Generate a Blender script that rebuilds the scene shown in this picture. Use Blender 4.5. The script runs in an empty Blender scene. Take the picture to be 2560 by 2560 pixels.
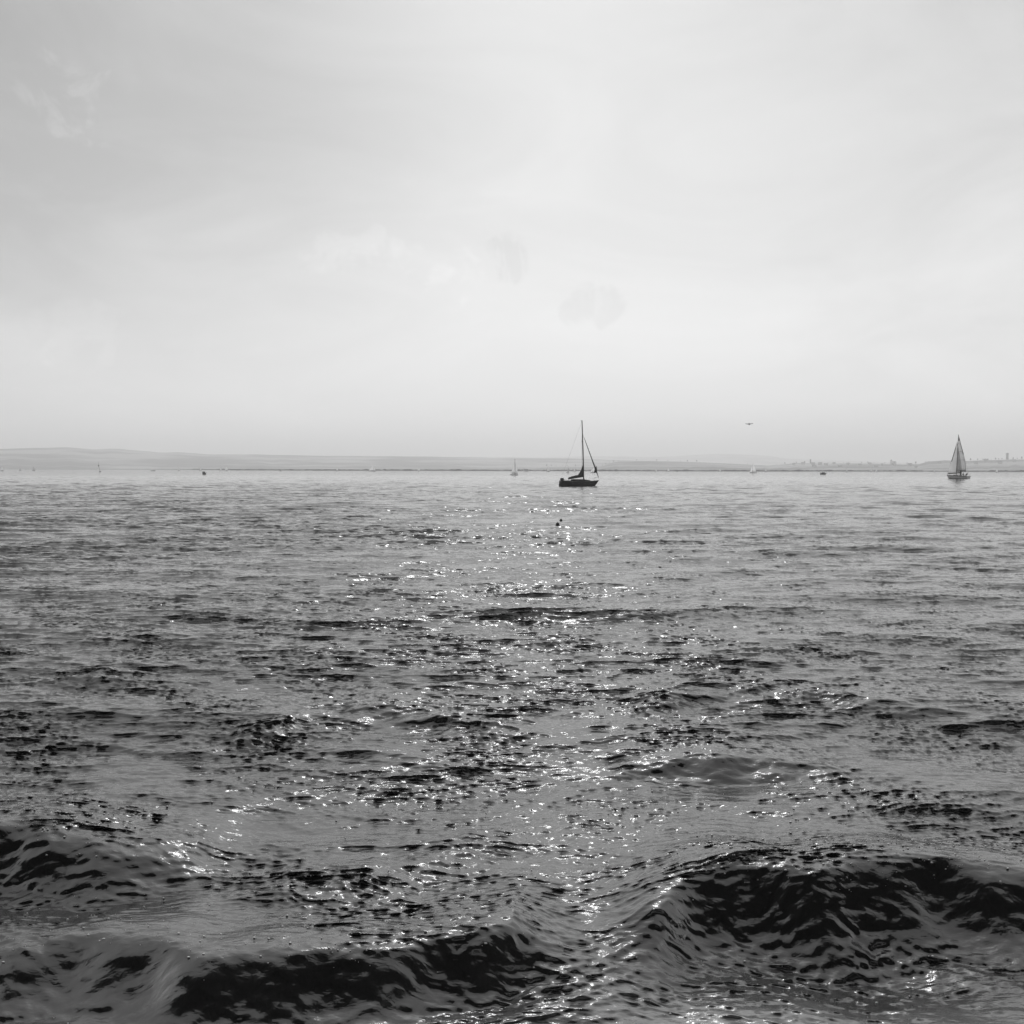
import bpy, bmesh, math, random
import numpy as np
from mathutils import Vector, Matrix

R = math.radians
scene = bpy.context.scene
COL = scene.collection

# ------------------------------------------------------------------ camera
CAM_H = 2.9                 # eye height above the lake, standing on a quay
FOC = 2459.0                # focal length in pixels of the 2560 px photograph
PITCH = math.atan((1280 - 1172.5) / FOC)
ROLL = R(0.10)
cam_data = bpy.data.cameras.new('camera')
cam_data.sensor_width = 36.0
cam_data.lens = 36.0 * FOC / 2560.0
cam_data.clip_start = 0.05
cam_data.clip_end = 60000.0
cam = bpy.data.objects.new('camera', cam_data)
COL.objects.link(cam)
CAM_M = Matrix.Rotation(math.pi / 2 - PITCH, 3, 'X') @ Matrix.Rotation(ROLL, 3, 'Z')
cam.matrix_world = Matrix.Translation((0, 0, CAM_H)) @ CAM_M.to_4x4()
scene.camera = cam


def ray(px, py):
    return (CAM_M @ Vector((px - 1280.0, 1280.0 - py, -FOC))).normalized()


def on_water(px, py, z=0.0):
    d = ray(px, py)
    t = (z - CAM_H) / d.z
    return Vector((d.x * t, d.y * t, z))


def at(px, py, dist):
    """a point seen at a pixel, at the given horizontal distance"""
    d = ray(px, py)
    t = dist / math.hypot(d.x, d.y)
    return Vector((d.x * t, d.y * t, CAM_H + d.z * t))


def waterline(px, dist):
    p = at(px, 1180, dist)
    return Vector((p.x, p.y, 0.0))


# ------------------------------------------------------------------ sky and sun
SUN_EL, SUN_AZ = R(43), R(1.5)          # azimuth clockwise from +Y
world = bpy.data.worlds.new('World')
scene.world = world
world.use_nodes = True
wt = world.node_tree
wt.nodes.clear()


def wn(kind, **kw):
    n = wt.nodes.new(kind)
    for k, v in kw.items():
        setattr(n, k, v)
    return n


def wmath(op, a, b=None, clamp=False):
    n = wn('ShaderNodeMath', operation=op, use_clamp=clamp)
    for i, v in enumerate((a, b)):
        if v is None:
            continue
        if hasattr(v, 'links'):
            wt.links.new(v, n.inputs[i])
        else:
            n.inputs[i].default_value = v
    return n.outputs[0]


def wsmooth(v, a, b, lo=0.0, hi=1.0):
    n = wn('ShaderNodeMapRange', interpolation_type='SMOOTHSTEP')
    wt.links.new(v, n.inputs['Value'])
    for k, q in (('From Min', a), ('From Max', b), ('To Min', lo), ('To Max', hi)):
        n.inputs[k].default_value = q
    return n.outputs['Result']


def wnoise(vec, scale, detail, rough=0.55, dist=0.0):
    n = wn('ShaderNodeTexNoise')
    n.inputs['Scale'].default_value = scale
    n.inputs['Detail'].default_value = detail
    n.inputs['Roughness'].default_value = rough
    n.inputs['Distortion'].default_value = dist
    wt.links.new(vec, n.inputs['Vector'])
    return n.outputs['Fac']


sky = wn('ShaderNodeTexSky', sky_type='NISHITA', sun_disc=False)
sky.sun_elevation = SUN_EL
sky.sun_rotation = SUN_AZ
sky.altitude = 400
sky.air_density = 1.0
sky.dust_density = 1.6
sky.ozone_density = 1.0
bw = wn('ShaderNodeRGBToBW')
wt.links.new(sky.outputs[0], bw.inputs[0])
clear = bw.outputs[0]

tc = wn('ShaderNodeTexCoord')
dirv = tc.outputs['Generated']
mp = wn('ShaderNodeMapping')                     # thin cloud is drawn out sideways
mp.inputs['Scale'].default_value = (1.0, 1.0, 3.2)
mp.inputs['Rotation'].default_value = (0.0, R(-12), 0.0)
wt.links.new(dirv, mp.inputs['Vector'])
streak = wnoise(mp.outputs[0], 3.2, 9, 0.58, 0.7)
broad = wnoise(mp.outputs[0], 1.1, 3, 0.5, 0.3)


def blob(px, py, inner, outer):
    """soft round patch of sky round one direction (radii in degrees)"""
    d = ray(px, py)
    n = wn('ShaderNodeVectorMath', operation='DOT_PRODUCT')
    wt.links.new(dirv, n.inputs[0])
    n.inputs[1].default_value = d
    return wsmooth(n.outputs['Value'], math.cos(R(outer)), math.cos(R(inner)))


# a milky veil of high cloud with a thinner, bluer gap towards the upper left
gap = blob(-100, -350, 3.0, 32.0)
gap_soft = wmath('MULTIPLY', gap, wsmooth(broad, 0.25, 0.75, 1.15, 0.75))
veil = wmath('SUBTRACT', wmath('ADD', 0.80, wmath('MULTIPLY', wmath('SUBTRACT', streak, 0.5), 1.1)),
             wmath('MULTIPLY', gap_soft, 0.85), clamp=True)
VEIL_L = 9.2                                      # luminance of the veil, in sky units
# seen at a slant the thin layer is thicker, overhead it lets more of the clear sky through
sepd = wn('ShaderNodeSeparateXYZ')
wt.links.new(dirv, sepd.inputs[0])
slant = wmath('DIVIDE', 0.25, wmath('MAXIMUM', sepd.outputs['Z'], 0.05))
cover = wmath('SUBTRACT', 1.0, wmath('POWER', 2.718, wmath('MULTIPLY', slant, -1.0)))
veil = wmath('MULTIPLY', veil, cover)
thin = wmath('MULTIPLY', clear, 0.66)
# thin ice cloud scatters forward: a bright glow round the sun, fading away from it
dsun = wn('ShaderNodeVectorMath', operation='DOT_PRODUCT')
wt.links.new(dirv, dsun.inputs[0])
dsun.inputs[1].default_value = (math.sin(SUN_AZ) * math.cos(SUN_EL), math.cos(SUN_AZ) * math.cos(SUN_EL), math.sin(SUN_EL))
G = 0.80
glow = wmath('DIVIDE', 1 - G * G, wmath('POWER', wmath('SUBTRACT', 1 + G * G, wmath('MULTIPLY', dsun.outputs['Value'], 2 * G)), 1.5))
veil_l = wmath('ADD', VEIL_L, wmath('MULTIPLY', glow, 0.05))
lum = wmath('ADD', wmath('MULTIPLY', thin, wmath('SUBTRACT', 1.0, wmath('MULTIPLY', veil, 0.88))),
            wmath('MULTIPLY', wmath('MULTIPLY', veil, 0.88), veil_l))
# a few ragged fair-weather clouds
puff = wnoise(dirv, 20.0, 10, 0.62, 0.6)
for pts, inner, outer, thr, gain in (
        (((100, 190), (150, 245), (200, 300), (250, 325), (205, 215)), 0.2, 2.2, 0.50, 0.15),
        (((850, 660), (960, 650), (1060, 670), (1150, 690)), 0.4, 3.0, 0.50, 0.065),
        (((1262, 640), (1270, 650)), 0.3, 2.2, 0.50, -0.08),
        (((1440, 765), (1475, 748), (1520, 760)), 0.2, 2.0, 0.51, -0.075),
        (((160, 830), (220, 850)), 0.4, 3.0, 0.50, 0.05)):
    m = None
    for p in pts:
        b = blob(p[0], p[1], inner, outer)
        m = b if m is None else wmath('MAXIMUM', m, b)
    shape = wsmooth(wmath('ADD', wmath('MULTIPLY', m, 0.30), puff), thr + 0.24, thr + 0.36)
    lum = wmath('MULTIPLY', lum, wmath('ADD', 1.0, wmath('MULTIPLY', shape, gain)))
bg = wn('ShaderNodeBackground')
bg.inputs['Strength'].default_value = 0.10
wt.links.new(lum, bg.inputs['Color'])
wo = wn('ShaderNodeOutputWorld')
wt.links.new(bg.outputs[0], wo.inputs['Surface'])

sun_data = bpy.data.lights.new('sun', 'SUN')
sun_data.energy = 2.0                             # dimmed by the thin cloud
sun_data.angle = R(0.7)
sun_data.color = (1.0, 1.0, 1.0)                  # black-and-white photograph
sun = bpy.data.objects.new('sun', sun_data)
COL.objects.link(sun)
sd = Vector((math.sin(SUN_AZ) * math.cos(SUN_EL), math.cos(SUN_AZ) * math.cos(SUN_EL), math.sin(SUN_EL)))
sun.rotation_euler = sd.to_track_quat('Z', 'Y').to_euler()

vs = scene.view_settings
vs.view_transform = 'Standard'
vs.look = 'None'
vs.gamma = 1.0
vs.use_curve_mapping = False
vs.exposure = 0.20
scene.render.engine = 'CYCLES'
cy = scene.cycles
cy.use_denoising = True
cy.denoiser = 'OPENIMAGEDENOISE'
cy.denoising_input_passes = 'RGB_ALBEDO_NORMAL'
cy.denoising_prefilter = 'ACCURATE'
cy.max_bounces = 6
cy.glossy_bounces = 3
cy.transmission_bounces = 3
cy.volume_bounces = 1
cy.caustics_reflective = False
cy.caustics_refractive = False
cy.sample_clamp_direct = 6.0
cy.sample_clamp_indirect = 3.0

# ------------------------------------------------------------------ materials


def material(name, base, rough=0.6, var=0.25, scale=4.0, metallic=0.0, translucent=0.0):
    m = bpy.data.materials.new(name)
    m.use_nodes = True
    nt = m.node_tree
    p = nt.nodes['Principled BSDF']
    tcn = nt.nodes.new('ShaderNodeTexCoord')
    nz = nt.nodes.new('ShaderNodeTexNoise')
    nz.inputs['Scale'].default_value = scale
    nz.inputs['Detail'].default_value = 5
    nt.links.new(tcn.outputs['Object'], nz.inputs['Vector'])
    mr = nt.nodes.new('ShaderNodeMapRange')
    mr.inputs['From Min'].default_value = 0.3
    mr.inputs['From Max'].default_value = 0.7
    mr.inputs['To Min'].default_value = base * (1 - var)
    mr.inputs['To Max'].default_value = base * (1 + var)
    nt.links.new(nz.outputs['Fac'], mr.inputs['Value'])
    nt.links.new(mr.outputs['Result'], p.inputs['Base Color'])
    p.inputs['Roughness'].default_value = rough
    p.inputs['Metallic'].default_value = metallic
    if translucent:
        tr = nt.nodes.new('ShaderNodeBsdfTranslucent')
        nt.links.new(mr.outputs['Result'], tr.inputs['Color'])
        mx = nt.nodes.new('ShaderNodeMixShader')
        mx.inputs[0].default_value = translucent
        nt.links.new(p.outputs[0], mx.inputs[1])
        nt.links.new(tr.outputs[0], mx.inputs[2])
        nt.links.new(mx.outputs[0], nt.nodes['Material Output'].inputs['Surface'])
    return m


M = {
    'black_hull': material('black_hull_paint', 0.018, 0.35, 0.5, 1.5),
    'navy_cloth': material('dark_sail_cover', 0.03, 0.85, 0.5, 3.0),
    'dark_metal': material('dark_anodised_spar', 0.03, 0.45, 0.3, 2.0),
    'wire': material('rigging_wire', 0.06, 0.4, 0.2, 2.0),
    'deck': material('weathered_deck', 0.10, 0.7, 0.4, 2.5),
    'glass': material('cabin_window', 0.02, 0.1, 0.2, 2.0),
    'engine': material('outboard_cowl', 0.02, 0.4, 0.4, 4.0),
    'white_hull': material('white_gelcoat', 0.65, 0.3, 0.08, 1.0),
    'sail': material('sailcloth', 0.92, 0.8, 0.03, 0.8, translucent=0.85),
    'grey_sail': material('grey_sailcloth', 0.8, 0.8, 0.06, 0.8, translucent=0.72),
    'dark_strip': material('dark_sail_edging', 0.035, 0.8, 0.3, 2.0),
    'buoy': material('dark_rubber_buoy', 0.02, 0.5, 0.4, 20.0),
    'skin': material('skin', 0.28, 0.6, 0.1, 8.0),
    'dark_clothes': material('dark_clothes', 0.03, 0.9, 0.4, 6.0),
    'grey_clothes': material('grey_clothes', 0.12, 0.9, 0.4, 6.0),
    'feather': material('dark_feathers', 0.03, 0.8, 0.4, 6.0),
    'plaster': material('pale_plaster', 0.5, 0.8, 0.15, 0.2),
    'tiles': material('roof_tiles', 0.12, 0.8, 0.3, 0.4),
    'leaf': material('foliage', 0.05, 0.9, 0.5, 0.15),
    'bark': material('bark', 0.06, 0.9, 0.4, 1.0),
    'foam': material('froth', 0.75, 0.4, 0.1, 30.0),
    'reed': material('reeds', 0.03, 0.9, 0.4, 0.05),
    'bank': material('bank_earth', 0.05, 0.9, 0.4, 0.02),
}


def terrain_material():
    m = bpy.data.materials.new('wooded_farmland')
    m.use_nodes = True
    nt = m.node_tree
    p = nt.nodes['Principled BSDF']
    g = nt.nodes.new('ShaderNodeNewGeometry')
    mpn = nt.nodes.new('ShaderNodeMapping')
    mpn.inputs['Scale'].default_value = (1 / 420.0, 1 / 300.0, 1 / 60.0)
    nt.links.new(g.outputs['Position'], mpn.inputs['Vector'])
    a = nt.nodes.new('ShaderNodeTexNoise')
    a.inputs['Scale'].default_value = 1.0
    a.inputs['Detail'].default_value = 5
    nt.links.new(mpn.outputs[0], a.inputs['Vector'])
    r = nt.nodes.new('ShaderNodeValToRGB')
    e = r.color_ramp.elements
    e[0].position, e[0].color = 0.42, (0.035, 0.035, 0.035, 1)
    e[1].position, e[1].color = 0.60, (0.30, 0.30, 0.30, 1)
    nt.links.new(a.outputs['Fac'], r.inputs[0])
    nt.links.new(r.outputs[0], p.inputs['Base Color'])
    p.inputs['Roughness'].default_value = 0.95
    return m


M['terrain'] = terrain_material()


def water_material():
    m = bpy.data.materials.new('lake_water')
    m.use_nodes = True
    nt = m.node_tree
    L = nt.links.new
    p = nt.nodes['Principled BSDF']
    p.inputs['IOR'].default_value = 2.4
    p.inputs['Roughness'].default_value = 0.055
    g = nt.nodes.new('ShaderNodeNewGeometry')

    def noise(scale, detail, sx, rot, rough=0.5):
        mpn = nt.nodes.new('ShaderNodeMapping')
        mpn.inputs['Scale'].default_value = (sx, 1.0, 0.3)
        mpn.inputs['Rotation'].default_value = (0, 0, rot)
        L(g.outputs['Position'], mpn.inputs['Vector'])
        n = nt.nodes.new('ShaderNodeTexNoise')
        n.inputs['Scale'].default_value = scale
        n.inputs['Detail'].default_value = detail
        n.inputs['Roughness'].default_value = rough
        n.inputs['Distortion'].default_value = 0.4
        L(mpn.outputs[0], n.inputs['Vector'])
        return n.outputs['Fac']

    # fine wind ripples too small for the mesh
    b1 = nt.nodes.new('ShaderNodeBump')
    b1.inputs['Strength'].default_value = 1.0
    b1.inputs['Distance'].default_value = 0.0095
    L(noise(13.0, 3, 0.45, R(14)), b1.inputs['Height'])
    b2 = nt.nodes.new('ShaderNodeBump')
    b2.inputs['Strength'].default_value = 1.0
    b2.inputs['Distance'].default_value = 0.028
    L(noise(1.6, 4, 0.4, R(-10)), b2.inputs['Height'])
    L(b1.outputs[0], b2.inputs['Normal'])
    b3 = nt.nodes.new('ShaderNodeBump')
    b3.inputs['Strength'].default_value = 1.0
    b3.inputs['Distance'].default_value = 0.0024
    L(noise(42.0, 4, 0.4, R(-25), 0.6), b3.inputs['Height'])
    L(b2.outputs[0], b3.inputs['Normal'])
    L(b3.outputs[0], p.inputs['Normal'])

    # stirred-up sand in the shallows along the quay
    sep = nt.nodes.new('ShaderNodeSeparateXYZ')
    L(g.outputs['Position'], sep.inputs[0])
    mr = nt.nodes.new('ShaderNodeMapRange')
    mr.interpolation_type = 'SMOOTHSTEP'
    mr.inputs['From Min'].default_value = 5.75
    mr.inputs['From Max'].default_value = 4.7
    L(sep.outputs['Y'], mr.inputs['Value'])
    nz = nt.nodes.new('ShaderNodeMapRange')
    nz.inputs['From Min'].default_value = 0.34
    nz.inputs['From Max'].default_value = 0.62
    L(noise(3.4, 10, 0.45, R(-35), 0.72), nz.inputs['Value'])
    mu = nt.nodes.new('ShaderNodeMath')
    mu.operation = 'MULTIPLY'
    mrx = nt.nodes.new('ShaderNodeMapRange')             # only over the sandy spit on the right
    mrx.interpolation_type = 'SMOOTHSTEP'
    mrx.inputs['From Min'].default_value = -0.6
    mrx.inputs['From Max'].default_value = 1.0
    mrx.inputs['To Min'].default_value = 0.12
    L(sep.outputs['X'], mrx.inputs['Value'])
    mux = nt.nodes.new('ShaderNodeMath')
    mux.operation = 'MULTIPLY'
    L(mr.outputs[0], mux.inputs[0])
    L(mrx.outputs[0], mux.inputs[1])
    L(mux.outputs[0], mu.inputs[0])
    L(nz.outputs[0], mu.inputs[1])
    mc = nt.nodes.new('ShaderNodeMapRange')
    mc.inputs['To Min'].default_value = 0.038
    mc.inputs['To Max'].default_value = 0.36
    L(mu.outputs[0], mc.inputs['Value'])
    L(mc.outputs[0], p.inputs['Base Color'])
    return m


M['water'] = water_material()

# ------------------------------------------------------------------ mesh helpers


class MB:
    """collects shapes and links them as one mesh object"""

    def __init__(self):
        self.v, self.f, self.smooth = [], [], []

    def add(self, verts, faces, smooth=False):
        o = len(self.v)
        self.v += [tuple(p) for p in verts]
        self.f += [tuple(i + o for i in f) for f in faces]
        self.smooth += [smooth] * len(faces)
        return self

    def box(self, lo, hi, taper=0.0):
        (a, b, c), (d, e, f) = lo, hi
        tx, ty = (d - a) * taper / 2, (e - b) * taper / 2
        return self.add([(a, b, c), (d, b, c), (d, e, c), (a, e, c),
                         (a + tx, b + ty, f), (d - tx, b + ty, f), (d - tx, e - ty, f), (a + tx, e - ty, f)],
                        [(0, 3, 2, 1), (4, 5, 6, 7), (0, 1, 5, 4), (1, 2, 6, 5), (2, 3, 7, 6), (3, 0, 4, 7)])

    def tube(self, pts, radii, n=8, smooth=True, cap=True):
        pts = [Vector(p) for p in pts]
        if not hasattr(radii, '__len__'):
            radii = [radii] * len(pts)
        vs_, fs = [], []
        for i, p in enumerate(pts):
            t = (pts[min(i + 1, len(pts) - 1)] - pts[max(i - 1, 0)]).normalized()
            u = t.cross(Vector((0, 0, 1)) if abs(t.z) < 0.9 else Vector((1, 0, 0))).normalized()
            w = t.cross(u)
            for k in range(n):
                a = 2 * math.pi * k / n
                vs_.append(p + (u * math.cos(a) + w * math.sin(a)) * radii[i])
        for i in range(len(pts) - 1):
            for k in range(n):
                fs.append((i * n + k, i * n + (k + 1) % n, (i + 1) * n + (k + 1) % n, (i + 1) * n + k))
        if cap:
            fs.append(tuple(range(n))[::-1])
            fs.append(tuple((len(pts) - 1) * n + k for k in range(n)))
        return self.add(vs_, fs, smooth)

    def loft(self, rings, smooth=True, closed=True, cap=True):
        n = len(rings[0])
        vs_ = [p for r in rings for p in r]
        fs = []
        for i in range(len(rings) - 1):
            for k in range(n if closed else n - 1):
                fs.append((i * n + k, i * n + (k + 1) % n, (i + 1) * n + (k + 1) % n, (i + 1) * n + k))
        if cap:
            fs.append(tuple(range(n))[::-1])
            fs.append(tuple((len(rings) - 1) * n + k for k in range(n)))
        return self.add(vs_, fs, smooth)

    def ball(self, c, rx, ry, rz, n=12, m=8, f=None):
        rings = []
        for i in range(m + 1):
            a = math.pi * i / m
            s = max(math.sin(a), 0.02)
            rings.append([(c[0] + rx * s * math.cos(2 * math.pi * k / n) * (f(i / m) if f else 1),
                           c[1] + ry * s * math.sin(2 * math.pi * k / n) * (f(i / m) if f else 1),
                           c[2] - rz * math.cos(a)) for k in range(n)])
        return self.loft(rings)

    def sheet(self, grid, thick):
        """a thin closed slab from a grid of points (rows of equal length)"""
        r, c = len(grid), len(grid[0])
        front = [Vector(p) for row in grid for p in row]
        nrm = []
        for i in range(r):
            for j in range(c):
                a = Vector(grid[i][min(j + 1, c - 1)]) - Vector(grid[i][max(j - 1, 0)])
                b = Vector(grid[min(i + 1, r - 1)][j]) - Vector(grid[max(i - 1, 0)][j])
                q = a.cross(b)
                nrm.append(q.normalized() if q.length > 1e-9 else Vector((0, 1, 0)))
        vs_ = [p + q * thick / 2 for p, q in zip(front, nrm)] + [p - q * thick / 2 for p, q in zip(front, nrm)]
        o = r * c
        fs = []
        for i in range(r - 1):
            for j in range(c - 1):
                q = (i * c + j, i * c + j + 1, (i + 1) * c + j + 1, (i + 1) * c + j)
                fs.append(q)
                fs.append(tuple(k + o for k in q[::-1]))
        loop = [j for j in range(c)] + [i * c + c - 1 for i in range(1, r)] + \
               [(r - 1) * c + j for j in range(c - 2, -1, -1)] + [i * c for i in range(r - 2, 0, -1)]
        for a, b in zip(loop, loop[1:] + loop[:1]):
            fs.append((b, a, a + o, b + o))
        return self.add(vs_, fs, True)

    def mesh(self, name, mat):
        me = bpy.data.meshes.new(name)
        me.from_pydata(self.v, [], self.f)
        me.polygons.foreach_set('use_smooth', self.smooth)
        me.materials.append(mat)
        bm = bmesh.new()
        bm.from_mesh(me)
        bmesh.ops.recalc_face_normals(bm, faces=bm.faces)
        bm.to_mesh(me)
        bm.free()
        me.update()
        return me

    def build(self, name, mat, parent=None):
        o = bpy.data.objects.new(name, self.mesh(name, mat))
        COL.objects.link(o)
        o.parent = parent
        return o


def tag(o, label=None, cat=None, group=None, kind=None):
    for k, v in (('label', label), ('category', cat), ('group', group), ('kind', kind)):
        if v:
            o[k] = v
    return o


def thing(name, loc, yaw=0.0, label=None, cat=None, group=None, heel=0.0):
    o = bpy.data.objects.new(name, None)
    COL.objects.link(o)
    o.location = loc
    o.rotation_mode = 'ZYX'
    o.rotation_euler = (heel, 0, yaw)
    o.empty_display_size = 0.5
    return tag(o, label, cat, group)


def copy_thing(o, loc, yaw, scale=1.0):
    c = o.copy()
    COL.objects.link(c)
    c.location = loc
    c.rotation_euler = (0, 0, yaw)
    c.scale = (scale,) * 3
    for ch in o.children:
        d = ch.copy()
        COL.objects.link(d)
        d.parent = c
    return c


# ------------------------------------------------------------------ the lake
rng = np.random.default_rng(11)


def fft_patch(L, N, lam_peak, lam_min, lam_max, rms, wind_deg, spread, slope=3.7, chop=1.0, cross=0.0):
    """a periodic patch of wind sea: height and the two sideways displacements"""
    k1 = np.fft.fftfreq(N, L / N) * 2 * np.pi
    kx, ky = np.meshgrid(k1, k1, indexing='xy')
    k = np.hypot(kx, ky)
    k[0, 0] = 1e-9
    kp = 2 * np.pi / lam_peak
    amp = np.where(k > kp, (k / kp) ** (-slope), (k / kp) ** 3.0)
    amp *= (k > 2 * np.pi / lam_max) * (k < 2 * np.pi / lam_min)
    th = np.arctan2(ky, kx)

    def lobe(deg):
        return np.abs(np.cos((th - math.radians(deg)))) ** spread
    D = lobe(wind_deg)
    if cross:
        D = D + lobe(wind_deg + cross)
    S = np.sqrt(np.maximum(amp ** 2 * D, 0))
    h = np.fft.fft2(rng.standard_normal((N, N))) * S
    h[0, 0] = 0
    z = np.real(np.fft.ifft2(h))
    sc = rms / z.std()
    dx = np.real(np.fft.ifft2(1j * kx / k * h)) * sc * chop
    dy = np.real(np.fft.ifft2(1j * ky / k * h)) * sc * chop
    return L, N, (z * sc).astype(np.float32), dx.astype(np.float32), dy.astype(np.float32)


def sample(patch, x, y, rot=0.0):
    L, N, z, dx, dy = patch
    c, s = math.cos(rot), math.sin(rot)
    u = ((c * x + s * y) / L) % 1.0 * N
    v = ((-s * x + c * y) / L) % 1.0 * N
    i, j = np.floor(u).astype(np.int64), np.floor(v).astype(np.int64)
    fu, fv = (u - i), (v - j)
    i %= N
    j %= N
    i2, j2 = (i + 1) % N, (j + 1) % N

    def g(a):
        return (a[j, i] * (1 - fu) + a[j, i2] * fu) * (1 - fv) + (a[j2, i] * (1 - fu) + a[j2, i2] * fu) * fv
    a, b, d = g(z), g(dx), g(dy)
    return a, c * b - s * d, s * b + c * d


# crests of the near waves: photograph pixel of the crest, height above mean level
CRESTS = [
    # (points (px, py, height), front width, back width)
    ([(1400, 2350, 0), (1480, 2335, .07), (1600, 2275, .14), (1720, 2205, .21), (1850, 2150, .28), (2000, 2160, .32),
      (2200, 2150, .33), (2400, 2145, .32), (2560, 2165, .29), (2900, 2230, .2), (3300, 2260, 0)], .36, .95),
    ([(-600, 2370, .1), (0, 2335, .17), (300, 2330, .20), (600, 2350, .21), (900, 2360, .20), (1100, 2325, .18),
      (1300, 2295, .20), (1430, 2330, .13), (1540, 2380, .0)], .25, .7),
    ([(-500, 2040, .2), (0, 2050, .27), (150, 2070, .26), (400, 2120, .16), (640, 2150, 0)], .33, 1.0),
    ([(1480, 1935, 0), (1640, 1905, .07), (1790, 1880, .135), (1950, 1900, .08), (2160, 1930, 0)], .19, 1.0),
    ([(1520, 1770, 0), (1650, 1735, .17), (1800, 1710, .20), (2000, 1715, .19), (2150, 1745, .11), (2300, 1770, .05),
      (2420, 1785, 0)], .27, .8),
    ([(560, 1840, 0), (640, 1820, .13), (700, 1812, .15), (780, 1815, 0)], .22, .6),
    ([(820, 1775, 0), (950, 1762, .16), (1100, 1785, .16), (1260, 1808, .13), (1380, 1820, 0)], .24, .6),
    ([(120, 1695, 0), (250, 1678, .17), (380, 1700, 0)], .26, .7),
    ([(2060, 2375, 0), (2250, 2365, .10), (2450, 2400, .13), (2750, 2430, .1), (3000, 2450, 0)], .16, .5),
    ([(950, 2160, 0), (1080, 2120, .11), (1180, 2100, .10), (1300, 2130, 0)], .2, .5),
    ([(2150, 2030, 0), (2300, 2010, .05), (2500, 2015, .07), (2700, 2020, 0)], .3, .5),
    ([(500, 2270, 0), (700, 2220, .14), (900, 2200, .14), (1080, 2230, 0)], .2, .6),
]


def crest_field(x, y, crests, gain=1.0, widen=1.0):
    z = np.zeros_like(x)
    for pts, wf, wb in crests:
        pts = [(a, b, h * gain) for a, b, h in pts]
        wf *= widen
        w = [on_water(a, b, h) for a, b, h in pts]
        cx = np.array([p.x for p in w])
        cyy = np.array([p.y for p in w])
        ch = np.array([p[2] for p in pts])
        # smooth the crest line
        xs = np.linspace(cx[0], cx[-1], 200)
        ker = np.hanning(15)
        ker /= ker.sum()
        ys = np.interp(xs, cx, cyy)
        hs = np.interp(xs, cx, ch)
        ys = np.convolve(np.pad(ys, 7, mode='edge'), ker, 'valid')
        hs = np.convolve(np.pad(hs, 7, mode='edge'), ker, 'valid')
        e_ = np.arange(200)
        if ch[0] == 0:
            hs = hs * np.clip(e_ / 24.0, 0, 1) ** 1.5
        if ch[-1] == 0:
            hs = hs * np.clip((199 - e_) / 24.0, 0, 1) ** 1.5
        near = (np.abs(y - ys.mean()) < 4.0) & (x > xs[0] - .2) & (x < xs[-1] + .2)
        X, Y = x[near], y[near]
        yc = np.interp(X, xs, ys) + 0.05 * np.sin(X * 5.1 + 1) + 0.03 * np.sin(X * 11.7)
        A = np.interp(X, xs, hs, left=0, right=0)
        s = Y - yc
        f = np.where(s > 0, np.exp(-(s / wb) ** 2), np.exp(-(s / wf) ** 2) - 0.35 * np.exp(-((s + 2.1 * wf) / (1.1 * wf)) ** 2))
        z[near] += A * f
    return z


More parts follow.
